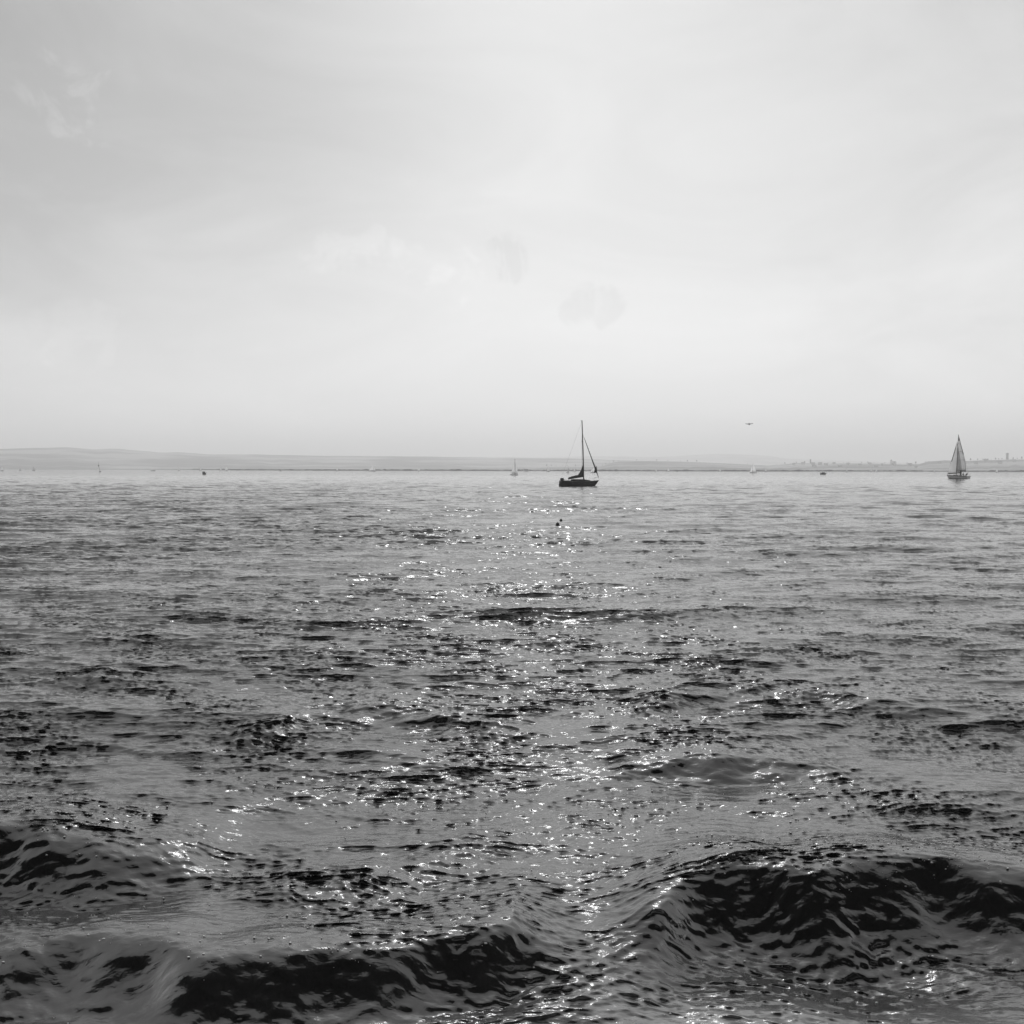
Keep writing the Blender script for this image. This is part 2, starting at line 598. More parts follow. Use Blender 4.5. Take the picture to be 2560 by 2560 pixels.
def lake():
    d, ds = 0.7, []
    while d < 420:
        ds.append(d)
        d += d * (0.014 if d < 3.4 else 0.0030 if d < 12 else 0.0026 if d < 200 else 0.005)
    while d < 14000:
        ds.append(d)
        d *= 1.04
    ds = np.array(ds)
    inner = np.arange(-0.575, 0.5751, 0.0020)
    outer = np.concatenate([np.linspace(0.585, 1.75, 40)])
    th = np.concatenate([-outer[::-1], inner, outer])
    D, T = np.meshgrid(ds, th, indexing='ij')
    x, y = D * np.sin(T), D * np.cos(T)
    swell = fft_patch(83.0, 1024, 4.2, 0.7, 14.0, 0.036, 82, 6, 2.7, 1.0, cross=24)
    chop = fft_patch(31.0, 1024, 0.62, 0.10, 2.0, 0.0084, 96, 9, 2.3, 1.0, cross=-28)
    rip = fft_patch(7.3, 1024, 0.13, 0.035, 0.5, 0.0040, 88, 6, 2.0, 1.0, cross=28)
    z = np.zeros_like(x)
    ox, oy = np.zeros_like(x), np.zeros_like(x)
    # gusts: patches of livelier and quieter water
    gust, _, _ = sample(fft_patch(260.0, 512, 26, 6, 120, 1.0, 80, 1), x, y, 0.3)
    gust = np.clip(1.0 + 0.2 * gust, 0.6, 1.5) * np.clip(1.0 - 0.30 * np.tanh(x / 40.0 + x / np.maximum(D, 1)), 0.7, 1.2)
    patchy, _, _ = sample(fft_patch(17.0, 512, 2.2, 0.5, 6, 1.0, 80, 1), x, y, -0.6)
    patchy = np.clip(0.95 + 0.35 * patchy, 0.45, 1.7)
    # the steep fronts of the near waves are stretched smooth; ripples sit on their backs
    cz = crest_field(x, y, CRESTS[:3])
    rise = np.zeros_like(cz)
    rise[1:-1] = (cz[2:] - cz[:-2]) / (D[2:] - D[:-2])
    calm = 1.0 - 0.62 * np.clip(rise / 0.6, 0, 1)
    cz += crest_field(x, y, CRESTS[3:4])
    low = crest_field(x, y, CRESTS[4:], 0.5, 1.3)
    lively = 1.0 + np.clip(low / 0.06, 0, 1) * 0.35      # on the lesser waves the ripples crowd together
    gust, patchy = gust * calm * lively, patchy * calm * lively
    # the wind blows on shore, so crests lean forward: steep short fronts, long easy backs
    for patch, rot, amp, fade, lean in ((swell, 0.0, 1.0, 3000.0, 2.6), (chop, 0.21, gust * np.clip(0.45 + D / 22.0, 0.6, 1.0), 700.0, 2.3), (rip, -0.17, patchy, 100.0, 1.8)):
        a, b, c = sample(patch, x, y, rot)
        c = c - lean * a
        w = amp * np.clip(1.5 - D / fade, 0, 1)
        z += a * w
        ox += b * w
        oy += c * w
    z += cz + low
    oy -= 0.22 * np.clip(cz, 0, None)
    x = x + ox
    y = y + oy
    n, m = D.shape
    co = np.stack([x, y, z], -1).reshape(-1, 3).astype(np.float32)
    idx = np.arange(n * m).reshape(n, m)
    quads = np.stack([idx[:-1, :-1], idx[:-1, 1:], idx[1:, 1:], idx[1:, :-1]], -1)[:, :, ::-1].reshape(-1, 4)
    me = bpy.data.meshes.new('lake_water')
    me.vertices.add(len(co))
    me.vertices.foreach_set('co', co.ravel())
    nq = len(quads)
    me.loops.add(nq * 4)
    me.loops.foreach_set('vertex_index', quads.ravel().astype(np.int32))
    me.polygons.add(nq)
    me.polygons.foreach_set('loop_start', np.arange(0, nq * 4, 4, dtype=np.int32))
    me.polygons.foreach_set('use_smooth', np.ones(nq, dtype=bool))
    me.update(calc_edges=True)
    me.materials.append(M['water'])
    o = bpy.data.objects.new('lake_water', me)
    COL.objects.link(o)
    tag(o, 'choppy grey lake water with a glittering sun path', 'water', kind='structure')
    if me.polygons[0].normal.z < 0:
        me.flip_normals()
    # froth: small bubbles strung along the near crests and drifting in the shallows
    rg = np.random.default_rng(3)
    flat = co.reshape(n, m, 3)
    near = (D < 9.5) & (np.abs(T) < 0.56)
    rough = np.zeros_like(z)
    rough[1:-1] = z[2:] + z[:-2] - 2 * z[1:-1]
    drift, _, _ = sample(fft_patch(5.0, 512, 0.8, 0.08, 2.5, 1.0, 60, 1, 1.6), flat[..., 0], flat[..., 1], 0.4)
    score = np.where(near, np.clip(z - 0.10, 0, .25) * 3 + 0.35 * np.clip(drift - 1.6, 0, 2) - 300 * rough / np.maximum(D, 1), 0)
    wgt = np.clip(score, 0, None).ravel() ** 2 * (D.ravel() ** 2)
    pick = rg.choice(len(wgt), 2600, p=wgt / wgt.sum())
    fb = MB()
    for i in pick:
        p = co[i] + np.array([rg.normal(0, .004), rg.normal(0, .004), 0])
        r_ = 0.0016 + 0.0065 * rg.random() ** 3
        k6 = [(p[0] + r_ * math.cos(a) * 1.3, p[1] + r_ * math.sin(a), p[2] - .001) for a in np.arange(6) * math.pi / 3]
        k3 = [(p[0] + r_ * .7 * math.cos(a) * 1.3, p[1] + r_ * .7 * math.sin(a), p[2] + r_ * .7) for a in np.arange(6) * math.pi / 3]
        fb.loft([k6, k3])
    f = fb.build('foam', M['foam'])
    tag(f, 'scattered froth bubbles on the near waves', 'foam', kind='stuff')
    return o


lake()

# ------------------------------------------------------------------ unseen quay and trees, added for dark reflections in the near waves
mb = MB()
mb.box((-60, -30, -1.5), (60, 0.9, 1.28))
mb.box((-60, 0.55, 1.28), (60, 1.0, 1.36))
o = mb.build('quay', material('quay_stone', 0.22, 0.9, 0.35, 1.5))
tag(o, 'unseen stone quay added below the viewpoint', 'quay', kind='structure')
rgt = random.Random(77)  # unseen tree belt, added and made to overhang so wave faces reflect dark
mb = MB()
core = []
for i in range(61):
    x = -60 + 2 * i
    h = 16.5 + 2.5 * math.sin(i * .9) + 1.5 * math.sin(i * 2.3 + 1)
    b = 1.2 * math.sin(i * 1.7)
    core.append([(x, -6.5 + b, 2.6), (x, -4.2 + b, 5.0), (x, -1.0 + b, 9.0), (x, 2.6 + b, 13.0), (x, 1.8 + b, h - .6), (x, -5.5, h + 1), (x, -12, 8), (x, -10, 2.6)])
mb.loft(core, smooth=False)
for k in range(14000):
    i = rgt.randrange(60)
    a, b = rgt.choice(((0, 1), (1, 2), (2, 3), (3, 4), (4, 5)))
    t, u = rgt.random(), rgt.random()
    c = Vector(core[i][a]).lerp(Vector(core[i][b]), t).lerp(Vector(core[i + 1][a]).lerp(Vector(core[i + 1][b]), t), u)
    c += Vector((rgt.gauss(0, .4), rgt.gauss(.3, .5), rgt.gauss(0, .4)))
    n = Vector((rgt.gauss(0, 1), rgt.gauss(0, 1), rgt.gauss(0, 1))).normalized()
    q = n.orthogonal().normalized() * rgt.uniform(.12, .35)
    w = n.cross(q)
    mb.add([c + q, c + w, c - q, c - w], [(0, 1, 2, 3)])
for i in range(3, 60, 5):
    mb.tube([(-60 + 2 * i, -7, 1.2), (-60 + 2 * i, -7.1, 4)], [.3, .22], 8)
o = mb.build('unseen_tree_screen', M['leaf'])
tag(o, 'unseen belt of overhanging trees added to darken the near waves', 'tree screen', kind='stuff')

# ------------------------------------------------------------------ far shore and hills


def hill(name, profile, dist, front, back, label, nx=260, ny=26, seed=1):
    """a ridge whose skyline follows (pixel x, pixel y) seen at one distance; slopes run down to the lake and behind"""
    pr = np.array(profile, dtype=float)
    rg = np.random.default_rng(seed)
    vs_, fs = [], []
    pxs = np.linspace(pr[0, 0], pr[-1, 0], nx)
    pys = np.interp(pxs, pr[:, 0], pr[:, 1])
    bump = np.convolve(rg.standard_normal(nx + 8), np.hanning(9) / 4.5, 'valid')[:nx]
    us = np.linspace(-1, 1, ny)
    lump = rg.standard_normal((ny, nx))
    for _ in range(3):
        lump = (lump + np.roll(lump, 1, 1) + np.roll(lump, -1, 1) + np.roll(lump, 1, 0) + np.roll(lump, -1, 0)) / 3.2
    for j, u in enumerate(us):
        for i in range(nx):
            top = at(pxs[i], pys[i], dist)
            zr = max(top.z, 0.0) + bump[i] * 0.02 * top.z
            s = (math.cos(u * math.pi) + 1) / 2
            dd = dist + (u * front if u < 0 else u * back)
            k = dd / dist
            vs_.append((top.x * k, top.y * k, zr * s * (k if u < 0 else 1) + lump[j, i] * 0.05 * zr * s * (1 - s) * 2 - 1.5 * (1 - s)))
    for j in range(ny - 1):
        for i in range(nx - 1):
            a = j * nx + i
            fs.append((a, a + 1, a + nx + 1, a + nx))
    mb = MB()
    mb.add(vs_, fs, True)
    o = mb.build(name, M['terrain'])
    tag(o, label, 'hill', kind='structure')
    return o


RIGHT = [(1300, 1172), (1340, 1169), (1360, 1167), (1400, 1166), (1480, 1167), (1505, 1165), (1525, 1157), (1545, 1153),
         (1600, 1152), (1700, 1154), (1760, 1156), (1840, 1160), (1920, 1164), (1960, 1161), (1990, 1158), (2060, 1159),
         (2130, 1158), (2200, 1159), (2260, 1161), (2300, 1160), (2320, 1153), (2360, 1151), (2420, 1152), (2480, 1150),
         (2560, 1148), (2800, 1140), (3200, 1150)]
hill('left_hills', [(-900, 1135), (-400, 1128), (0, 1122), (60, 1120), (170, 1118), (235, 1123), (300, 1122), (350, 1126), (400, 1131),
                    (450, 1131), (520, 1136), (640, 1136), (800, 1139), (1000, 1141), (1200, 1143), (1440, 1146),
                    (1600, 1152), (1800, 1160), (2000, 1168)], 6200, 2300, 2500,
     'long hazy ridge across the lake on the left', seed=3)
hill('far_hills', [(900, 1160), (1200, 1148), (1420, 1141), (1500, 1140), (1600, 1142), (1660, 1142), (1720, 1138), (1790, 1135), (1870, 1136),
                   (1920, 1139), (1960, 1145), (2010, 1149), (2100, 1152), (2300, 1158), (2600, 1165)], 11500, 3000, 3000,
     'faintest pale rounded hill behind the right-hand shore', seed=5)
hill('right_hills', RIGHT, 4200, 1500, 1200, 'low wooded hills behind the right-hand shore', nx=340, seed=9)

# flat shore land between the lake and the hills, ending in a bank
SHORE = [(-1600, 3400), (-600, 3300), (0, 3200), (400, 2700), (600, 1700), (800, 1480), (1300, 1420), (1900, 1420), (2150, 1600), (2560, 1550),
         (3200, 1600), (4200, 1700)]


def shore_dist(px):
    return float(np.interp(px, [p[0] for p in SHORE], [p[1] for p in SHORE]))


mb = MB()
rows = []
for px in np.linspace(-1600, 4200, 240):
    d = shore_dist(px)
    p = at(px, 1180, d)
    u = Vector((p.x, p.y, 0)).normalized()
    rows.append([u * (d - 6) + Vector((0, 0, -0.6)), u * d + Vector((0, 0, 0.35)), u * (d + 40) + Vector((0, 0, 0.8)),
                 u * 9000 + Vector((0, 0, 1.2)), u * 16000 + Vector((0, 0, 1.2))])
mb.loft(rows, closed=False, cap=False)
o = mb.build('shore_land', M['bank'])
tag(o, 'flat strip of land along the far shore', 'land', kind='structure')

random.seed(4)
mb = MB()
px = -900.0
while px < 3500:
    d = shore_dist(px) + 12 + random.random() * 25
    p = at(px, 1180, d)
    w = random.uniform(6, 22)
    h = random.uniform(1.5, 2.5) * (0.6 if px < 480 else 1.0)
    if 2080 < px < 2400 and random.random() < 0.35:
        h *= 0.4
    u = Vector((p.y, -p.x, 0)).normalized()
    n_ = 7
    ring = []
    for k in range(n_):
        t = (k / (n_ - 1) - 0.5) * w
        hh = h * random.uniform(0.75, 1.1) * (1 - abs(2 * k / (n_ - 1) - 1) ** 3 * 0.6)
        b = Vector((p.x, p.y, 0.2)) + u * t
        f = Vector((p.x, p.y, 0)).normalized() * 2.2
        ring.append([b - f, b - f * .6 + Vector((0, 0, hh * .8)), b + Vector((0, 0, hh)), b + f * .6 + Vector((0, 0, hh * .8)), b + f])
    mb.loft(ring, smooth=False)
    px += w * 0.75 * FOC / d
o = mb.build('reed_belt', M['reed'])
tag(o, 'thin dark belt of reeds along the far shore', 'reeds', kind='stuff')

# trees, houses and towers along the right-hand hills


def ridge_z(px, dist, k=0.0):
    """height of the right-hand hill where it is cut at a share k of the way down to the lake"""
    y = float(np.interp(px, [p[0] for p in RIGHT], [p[1] for p in RIGHT]))
    top = at(px, y, 4200)
    u = -k
    dd = 4200 + u * 1500
    s = (math.cos(u * math.pi) + 1) / 2
    q = dd / 4200
    return Vector((top.x * q, top.y * q, max(top.z, 0) * s * q - 1.5 * (1 - s)))


def make_tree(seed):
    rg = random.Random(seed)
    root = thing('hill_tree', (0, 0, 0))
    t = MB()
    t.tube([(0, 0, -2), (0.1, 0, 2), (0, 0.1, 5)], [.45, .35, .2], 6)
    for k in range(3):
        a = k * 2.1 + rg.random()
        t.tube([(0, 0, 3), (1.4 * math.cos(a), 1.4 * math.sin(a), 5.4)], [.2, .08], 5)
    t.build('trunk', M['bark'], root)
    c = MB()
    for k in range(110):
        a, b = rg.random() * 6.28, rg.random()
        r_ = 3.6 * math.sqrt(rg.random()) * (1.0 - 0.55 * abs(b - 0.35))
        ctr = Vector((r_ * math.cos(a), r_ * math.sin(a), 3.0 + 8.0 * b))
        s = rg.uniform(.5, 1.1)
        n = Vector((rg.gauss(0, 1), rg.gauss(0, 1), rg.gauss(0, 1))).normalized()
        u = n.orthogonal().normalized() * s
        w = n.cross(u)
        c.add([ctr + u, ctr + w, ctr - u, ctr - w, ctr + n * s * .6], [(0, 1, 4), (1, 2, 4), (2, 3, 4), (3, 0, 4), (3, 2, 1, 0)])
    c.build('crown', M['leaf'], root)
    return root


TREE_L = 'small hazy tree standing on the skyline of the right-hand hills'
proto = [make_tree(1), make_tree(2), make_tree(3)]
rg = random.Random(8)
tree_px = [1368, 1380, 1392, 1405, 1418, 1440, 1462, 1488, 1508, 1516, 1524, 1534, 1545, 1590, 1640, 1668, 1700, 1720, 1740, 1870, 1942, 1962,
           1978, 1992, 2010, 2047, 2068, 2090, 2110, 2155, 2170, 2186, 2212, 2235, 2252, 2268, 2290, 2312, 2428, 2442, 2455, 2463, 2470,
           2478, 2488, 2497, 2506, 2532, 2545, 2556]
for i, px in enumerate(tree_px):
    pos = ridge_z(px + rg.uniform(-2, 2), 0)
    src = proto[i % 3]
    sc = rg.uniform(0.3, 0.95)
    if i < 3:
        src.location = pos
        src.scale = (sc,) * 3
        t = src
    else:
        t = copy_thing(src, pos, rg.random() * 6, sc)
    tag(t, TREE_L, 'tree', 'trees on the right-hand skyline')


def make_house():
    root = thing('house', (0, 0, 0))
    MB().box((-6, -4.5, -4), (6, 4.5, 5.5)).build('wall', M['plaster'], root)
    r_ = MB()
    r_.add([(-6.5, -5.2, 5.3), (6.5, -5.2, 5.3), (6.5, 5.2, 5.3), (-6.5, 5.2, 5.3), (-6.5, 0, 9), (6.5, 0, 9)],
           [(0, 1, 5, 4), (2, 3, 4, 5), (1, 2, 5), (3, 0, 4), (0, 3, 2, 1)])
    r_.build('roof', M['tiles'], root)
    return root


HOUSE_L = 'tiny pale house among trees on the right-hand hillside'
h0 = make_house()
rg = random.Random(21)
spots = [(2008, .25), (2033, .3), (2036, .5), (2050, .3), (2065, .35), (2085, .2), (2120, .3), (2150, .35), (2175, .25), (2205, .3), (2235, .35),
         (2275, .3), (1985, .3), (2350, .35), (2380, .45), (2440, .4), (2465, .25), (2500, .4), (2535, .3), (2290, .55), (2190, .5), (2100, .5)]
for i, (px, k) in enumerate(spots):
    pos = ridge_z(px, 0, k)
    if i == 0:
        h0.location = pos
        t = h0
    else:
        t = copy_thing(h0, pos, rg.uniform(-.6, .6), rg.uniform(.7, 1.25))
    tag(t, HOUSE_L, 'house', 'houses on the right-hand hillside')

pos = ridge_z(2228, 0)
ch = thing('church', pos, 0.2, 'small church with a pointed spire on the right-hand skyline', 'church')
MB().box((3, -5, -3), (19, 5, 6)).build('nave', M['plaster'], ch)
MB().add([(2.5, -5.6, 5.8), (19.5, -5.6, 5.8), (19.5, 5.6, 5.8), (2.5, 5.6, 5.8), (2.5, 0, 11), (19.5, 0, 11)],
         [(0, 1, 5, 4), (2, 3, 4, 5), (1, 2, 5), (3, 0, 4), (0, 3, 2, 1)]).build('nave_roof', M['tiles'], ch)
MB().box((-3, -3, -3), (3, 3, 11)).build('tower', M['plaster'], ch)
MB().add([(-3.4, -3.4, 10.8), (3.4, -3.4, 10.8), (3.4, 3.4, 10.8), (-3.4, 3.4, 10.8), (0, 0, 20)],
         [(0, 1, 4), (1, 2, 4), (2, 3, 4), (3, 0, 4), (0, 3, 2, 1)]).build('spire', M['tiles'], ch)

for px, hgt, wid, lab in ((2518, 24, 3.4, 'tall square tower on the skyline near the right edge'),
                          (2026, 16, 2.4, 'slim tower on the skyline right of the pale rounded hill')):
    pos = ridge_z(px, 0)
    t = thing('lookout_tower', pos, 0, lab, 'tower')
    MB().box((-wid, -wid, -3), (wid, wid, hgt * .86), 0.12).build('shaft', M['bank'], t)
    MB().box((-wid * 1.25, -wid * 1.25, hgt * .86), (wid * 1.25, wid * 1.25, hgt)).build('gallery', M['bank'], t)
    MB().add([(-wid, -wid, hgt), (wid, -wid, hgt), (wid, wid, hgt), (-wid, wid, hgt), (0, 0, hgt * 1.12)],
             [(0, 1, 4), (1, 2, 4), (2, 3, 4), (3, 0, 4), (0, 3, 2, 1)]).build('roof', M['tiles'], t)

# ------------------------------------------------------------------ boats


def hull_rings(L, B, free, draft, n=15, sheer=0.18, overhang=0.06, transom=0.72, m=9):
    """stations from stern (-L/2) to bow (+L/2); each a U-shaped section from port sheer round the keel to starboard"""
    rings = []
    for i in range(n):
        t = i / (n - 1)
        b = B / 2 * (transom + (1 - transom) * math.sin(min(t / 0.42, 1) * math.pi / 2)) if t < 0.42 else \
            B / 2 * max(max(math.cos((t - 0.42) / 0.58 * math.pi / 2), 0.0) ** 0.75, 0.02)
        zt = free * (1 + sheer * (max(t - 0.3, 0) / 0.7) ** 2 * 1.6 + sheer * 0.25 * (1 - t) ** 3)
        xb = -L / 2 + L * t
        zk = -draft * (math.sin(min(max(t * 1.05, 0), 1) * math.pi) * 0.75 + 0.25)
        ring = []
        for k in range(m):
            a = -1 + 2 * k / (m - 1)
            yy = math.copysign(abs(a) ** 0.55, a) if a else 0.0
            zz = zk + (zt - zk) * abs(a) ** 1.6
            # raked bow and slightly raked stern
            hh = (zz - zt) / max(free, 1e-3)
            xr = xb + (overhang * L * hh if t > 0.5 else -overhang * 0.5 * L * hh * 0.6) * abs(t - 0.5) * 2
            ring.append((xr, b * yy * (0.94 + 0.06 * (zz - zk) / (zt - zk)), zz))
        rings.append(ring)
    return rings


def build_hull(root, L, B, free, draft, mat, deck_mat, **kw):
    rings = hull_rings(L, B, free, draft, **kw)
    h = MB()
    h.loft(rings, closed=False, cap=False)
    h.add(rings[0], [tuple(range(len(rings[0])))])
    ho = h.build('hull', mat, root)
    dk = MB()
    strips = [[(r[0][0], r[0][1] * .97, r[0][2] - .02), (r[0][0], 0, r[0][2] + .03 * B), (r[-1][0], r[-1][1] * .97, r[-1][2] - .02)] for r in rings]
    dk.loft(strips, closed=False, cap=False)
    dk.build('deck', deck_mat, ho)
    return ho, rings


# --- the dark sloop at anchor, sails furled ---
base = on_water(1448, 1216)
S = base.length / FOC * 1.0                        # metres per photograph pixel at that distance
sl = thing('sailboat', base, R(3), 'dark hulled sailboat with bare mast and furled sails near the sun path', 'sailboat')
ho, rings = build_hull(sl, 6.65, 2.3, 0.80, 0.35, M['black_hull'], M['deck'], overhang=0.085, sheer=0.16)
for x in (-1.2, -0.2, 0.8, 1.7):                   # small ports in the topsides
    MB().ball((x, -1.13 + 0.06 * abs(x - .2), 0.52), .12, .03, .06, 10, 6).build('porthole', M['wire'], ho)
MB().tube([r[0] for r in rings], .035, 6).build('toe_rail', M['dark_metal'], ho)
MB().tube([r[-1] for r in rings], .035, 6).build('toe_rail', M['dark_metal'], ho)
cb = MB()
cab = []
for x, w, z in ((-1.35, .62, 1.16), (-1.1, .66, 1.22), (0, .66, 1.22), (.9, .58, 1.18), (1.7, .42, 1.06), (2.1, .28, .92)):
    cab.append([(x, -w, .78), (x, -w * .94, z - .08), (x, -w * .7, z), (x, w * .7, z), (x, w * .94, z - .08), (x, w, .78)])
cb.loft(cab, smooth=False)
co_ = cb.build('cabin', M['navy_cloth'], sl)
for s in (-1, 1):
    for x0, x1 in ((-1.0, -.3), (-.1, .5), (.7, 1.1)):
        MB().box((x0, s * .655 - .012, .95), (x1, s * .655 + .012, 1.08)).build('window', M['glass'], co_)
# cockpit coamings and tiller
for s in (-1, 1):
    MB().box((-3.0, s * .62 - .05, .78), (-1.36, s * .62 + .05, 1.0)).build('coaming', M['black_hull'], sl)
MB().tube([(-3.15, 0, 1.0), (-2.3, .1, 1.12)], .03, 6).build('tiller', M['dark_metal'], sl)
MB().add([(-3.35, -.03, 1.0), (-3.1, -.03, 1.0), (-3.15, -.03, -.6), (-3.5, -.03, -.6),
          (-3.35, .03, 1.0), (-3.1, .03, 1.0), (-3.15, .03, -.6), (-3.5, .03, -.6)],
         [(0, 1, 2, 3), (7, 6, 5, 4), (0, 4, 5, 1), (1, 5, 6, 2), (2, 6, 7, 3), (3, 7, 4, 0)]).build('rudder', M['black_hull'], sl)
# outboard on the transom with its cowl tilted up
ob = MB()
ob.ball((-2.95, -.45, 1.22), .34, .22, .24, 12, 8)
ob.tube([(-3.05, -.45, 1.05), (-3.35, -.45, .3)], [.12, .08], 8)
obo = ob.build('outboard_motor', M['engine'], sl)
MB().box((-3.1, -.62, .78), (-2.7, -.28, 1.06)).build('bracket', M['engine'], obo)
# mast, boom and rigging
mast_b, mast_t = Vector((.75, 0, .9)), Vector((.42, 0, 163 * S))
mo = MB().tube([mast_b, mast_b.lerp(mast_t, .5) + Vector((.03, 0, 0)), mast_t], [.105, .098, .075], 10).build('mast', M['dark_metal'], sl)
MB().box((mast_t.x - .22, -.04, mast_t.z - .02), (mast_t.x + .1, .04, mast_t.z + .05)).build('masthead', M['dark_metal'], mo)
MB().box((mast_b.x - .16, -.16, .86), (mast_b.x + .2, .16, 1.32), .4).build('mast_foot', M['dark_metal'], mo)
for f, w in ((.36, .62), (.66, .5)):
    c = mast_b.lerp(mast_t, f)
    for s in (-1, 1):
        MB().tube([c, c + Vector((-.15, s * w, .06))], [.03, .018], 6).build('spreader', M['dark_metal'], mo)
for s in (-1, 1):
    c1, c2 = mast_b.lerp(mast_t, .36) + Vector((-.15, s * .62, .06)), mast_b.lerp(mast_t, .66) + Vector((-.15, s * .5, .06))
    MB().tube([(.55, s * 1.05, .85), c1, c2, mast_b.lerp(mast_t, .8)], .009, 5).build('shroud', M['wire'], sl)
    MB().tube([(.2, s * 1.05, .85), mast_b.lerp(mast_t, .35)], .009, 5).build('shroud', M['wire'], sl)
MB().tube([(-3.2, 0, .95), mast_t], .008, 5).build('backstay', M['wire'], sl)
g0, g1 = Vector((.68, 0, 1.72)), Vector((-1.85, .1, 1.28))
MB().tube([g0, g1], [.07, .06], 8).build('boom', M['dark_metal'], sl)
fs = []                                            # mainsail dropped in folds on the boom, heaped up against the mast
rgf = random.Random(5)
for i in range(22):
    t = i / 21
    c = g1.lerp(g0, t * .99)
    hgt = .20 + .16 * math.sin(t * 3.1) + (1.75 * ((t - .62) / .38) ** 1.5 if t > .62 else 0)
    hgt *= rgf.uniform(.93, 1.07)
    wid = .13 + .08 * math.sin(t * 3.1) + .05 * rgf.random()
    fs.append([(c.x + (.10 * (t > .8)) * math.cos(a) * 0, c.y + wid * math.cos(a) * (1 if math.sin(a) < .2 else .7), c.z - .14 + (hgt + .14) * (math.sin(a) + 1) / 2)
               for a in [2 * math.pi * k / 12 for k in range(12)]])
MB().loft(fs).build('furled_mainsail', M['navy_cloth'], sl)
for x in (-1.0, -.35, .15):
    t = (x - g1.x) / (g0.x - g1.x)
    c = g1.lerp(g0, t)
    MB().tube([(x, .02, c.z - .1), (x - .05, .02, 1.15)], .012, 5).build('sheet_line', M['wire'], sl)
stay_t, stay_b = mast_b.lerp(mast_t, .80), Vector((3.42, 0, 1.1))
MB().tube([stay_b, stay_t], .012, 6).build('forestay', M['wire'], sl)
jb = MB()
jb.tube([stay_b.lerp(stay_t, f) for f in (.05, .12, .2, .3, .5, .7, .87, .92)], [.035, .07, .13, .10, .075, .06, .04, .02], 8)
jo = jb.build('furled_jib', M['navy_cloth'], sl)
jb = MB()
c = stay_b.lerp(stay_t, .2)
jb.loft([[(c.x - .02, -.05, c.z + .75), (c.x + .02, .05, c.z + .75), (c.x + .06, 0, c.z + .75)],
         [(c.x - .30, -.10, c.z + .05), (c.x + .05, .10, c.z + .05), (c.x + .2, 0, c.z + .05)],
         [(c.x - .38, -.05, c.z - .42), (c.x - .22, .05, c.z - .30), (c.x + .18, 0, c.z - .25)]])
jb.build('clew', M['navy_cloth'], jo)
# pulpit and pushpit
MB().tube([(2.5, -.5, .95), (2.6, -.48, 1.45), (3.35, 0, 1.6), (2.6, .48, 1.45), (2.5, .5, .95)], .018, 6).build('pulpit', M['wire'], sl)
MB().tube([(-2.6, -.85, .85), (-2.7, -.85, 1.35), (-3.1, -.6, 1.38), (-3.1, .6, 1.38), (-2.7, .85, 1.35), (-2.6, .85, .85)], .018, 6).build('pushpit', M['wire'], sl)


def sail_grid(tack, head, clew, camber, rows=14, cols=8, roach=0.0, side=1):
    tack, head, clew = Vector(tack), Vector(head), Vector(clew)
    grid = []
    for i in range(rows):
        v = i / (rows - 1)
        a, b = tack.lerp(head, v), clew.lerp(head, v)
        ex = (b - a)
        row = []
        for j in range(cols):
            u = j / (cols - 1)
            p = a + ex * u * (1 + roach * math.sin(v * math.pi) * u)
            p += Vector((0, side * camber * math.sin(u * math.pi * .9) * (1 - v) ** .5 * (0.35 + 0.65 * math.sin(math.pi * min(v + .25, 1))), 0))
            row.append(p)
        grid.append(row)
    return grid


def strip(grid_pts, off, w, thick=.03):
    """edging tape lying along a row of sail points"""
    g = []
    for p, q in zip(grid_pts, off):
        d = (Vector(q) - Vector(p))
        d = d.normalized() * min(w, d.length * .98) if d.length > 1e-6 else Vector((0, 0, 0))
        g.append([Vector(p), Vector(p) + d])
    return MB().sheet(g, thick)


# --- the white sloop under sail on the right ---
base = on_water(2394, 1197)
S2 = base.length / FOC
Hm = 101 * S2
ws = thing('sailboat', base, R(180 - 60), 'white sailboat under full sail with crew aboard near right edge', 'sailboat', heel=R(2))
ho, rings = build_hull(ws, 8.0, 2.6, 0.92, 0.4, M['white_hull'], M['deck'], overhang=0.07, sheer=0.12)
MB().loft([[(r[4][0], r[i][1] * 1.006, -.25), (r[4][0], r[i][1] * 1.006, .24)] for i in (0,) for r in rings[:-1]], closed=False, cap=False).build('boot_stripe', M['dark_strip'], ho)
MB().loft([[(r[4][0], r[i][1] * 1.006, -.25), (r[4][0], r[i][1] * 1.006, .24)] for i in (-1,) for r in rings[:-1]], closed=False, cap=False).build('boot_stripe', M['dark_strip'], ho)
MB().tube([r[0] for r in rings], .06, 6).build('toe_rail', M['dark_strip'], ho)
MB().tube([r[-1] for r in rings], .06, 6).build('toe_rail', M['dark_strip'], ho)
cab = []
for x, w, z in ((-.9, .75, 1.35), (-.6, .78, 1.45), (.5, .72, 1.42), (1.5, .55, 1.3), (2.2, .35, 1.08)):
    cab.append([(x, -w, .9), (x, -w * .92, z - .1), (x, -w * .6, z), (x, w * .6, z), (x, w * .92, z - .1), (x, w, .9)])
co_ = MB().loft(cab, smooth=False).build('cabin', M['white_hull'], ws)
for s in (-1, 1):
    MB().box((-.6, s * .76 - .02, 1.08), (1.1, s * .76 + .02, 1.26)).build('window', M['glass'], co_)
mx = .55
MB().tube([(mx, 0, 1.0), (mx - .25, 0, Hm)], [.1, .06], 10).build('mast', M['dark_metal'], ws)
boom_end = Vector((mx - 2.85, -.75, 2.35))
MB().tube([(mx, 0, 2.2), boom_end], [.08, .07], 8).build('boom', M['dark_metal'], ws)
g = sail_grid((mx - .12, 0, 2.4), (mx - .36, 0, Hm - .25), boom_end + Vector((0, 0, .18)), .45, roach=.22, side=-1)
ms = MB().sheet(g, .02).build('mainsail', M['grey_sail'], ws)
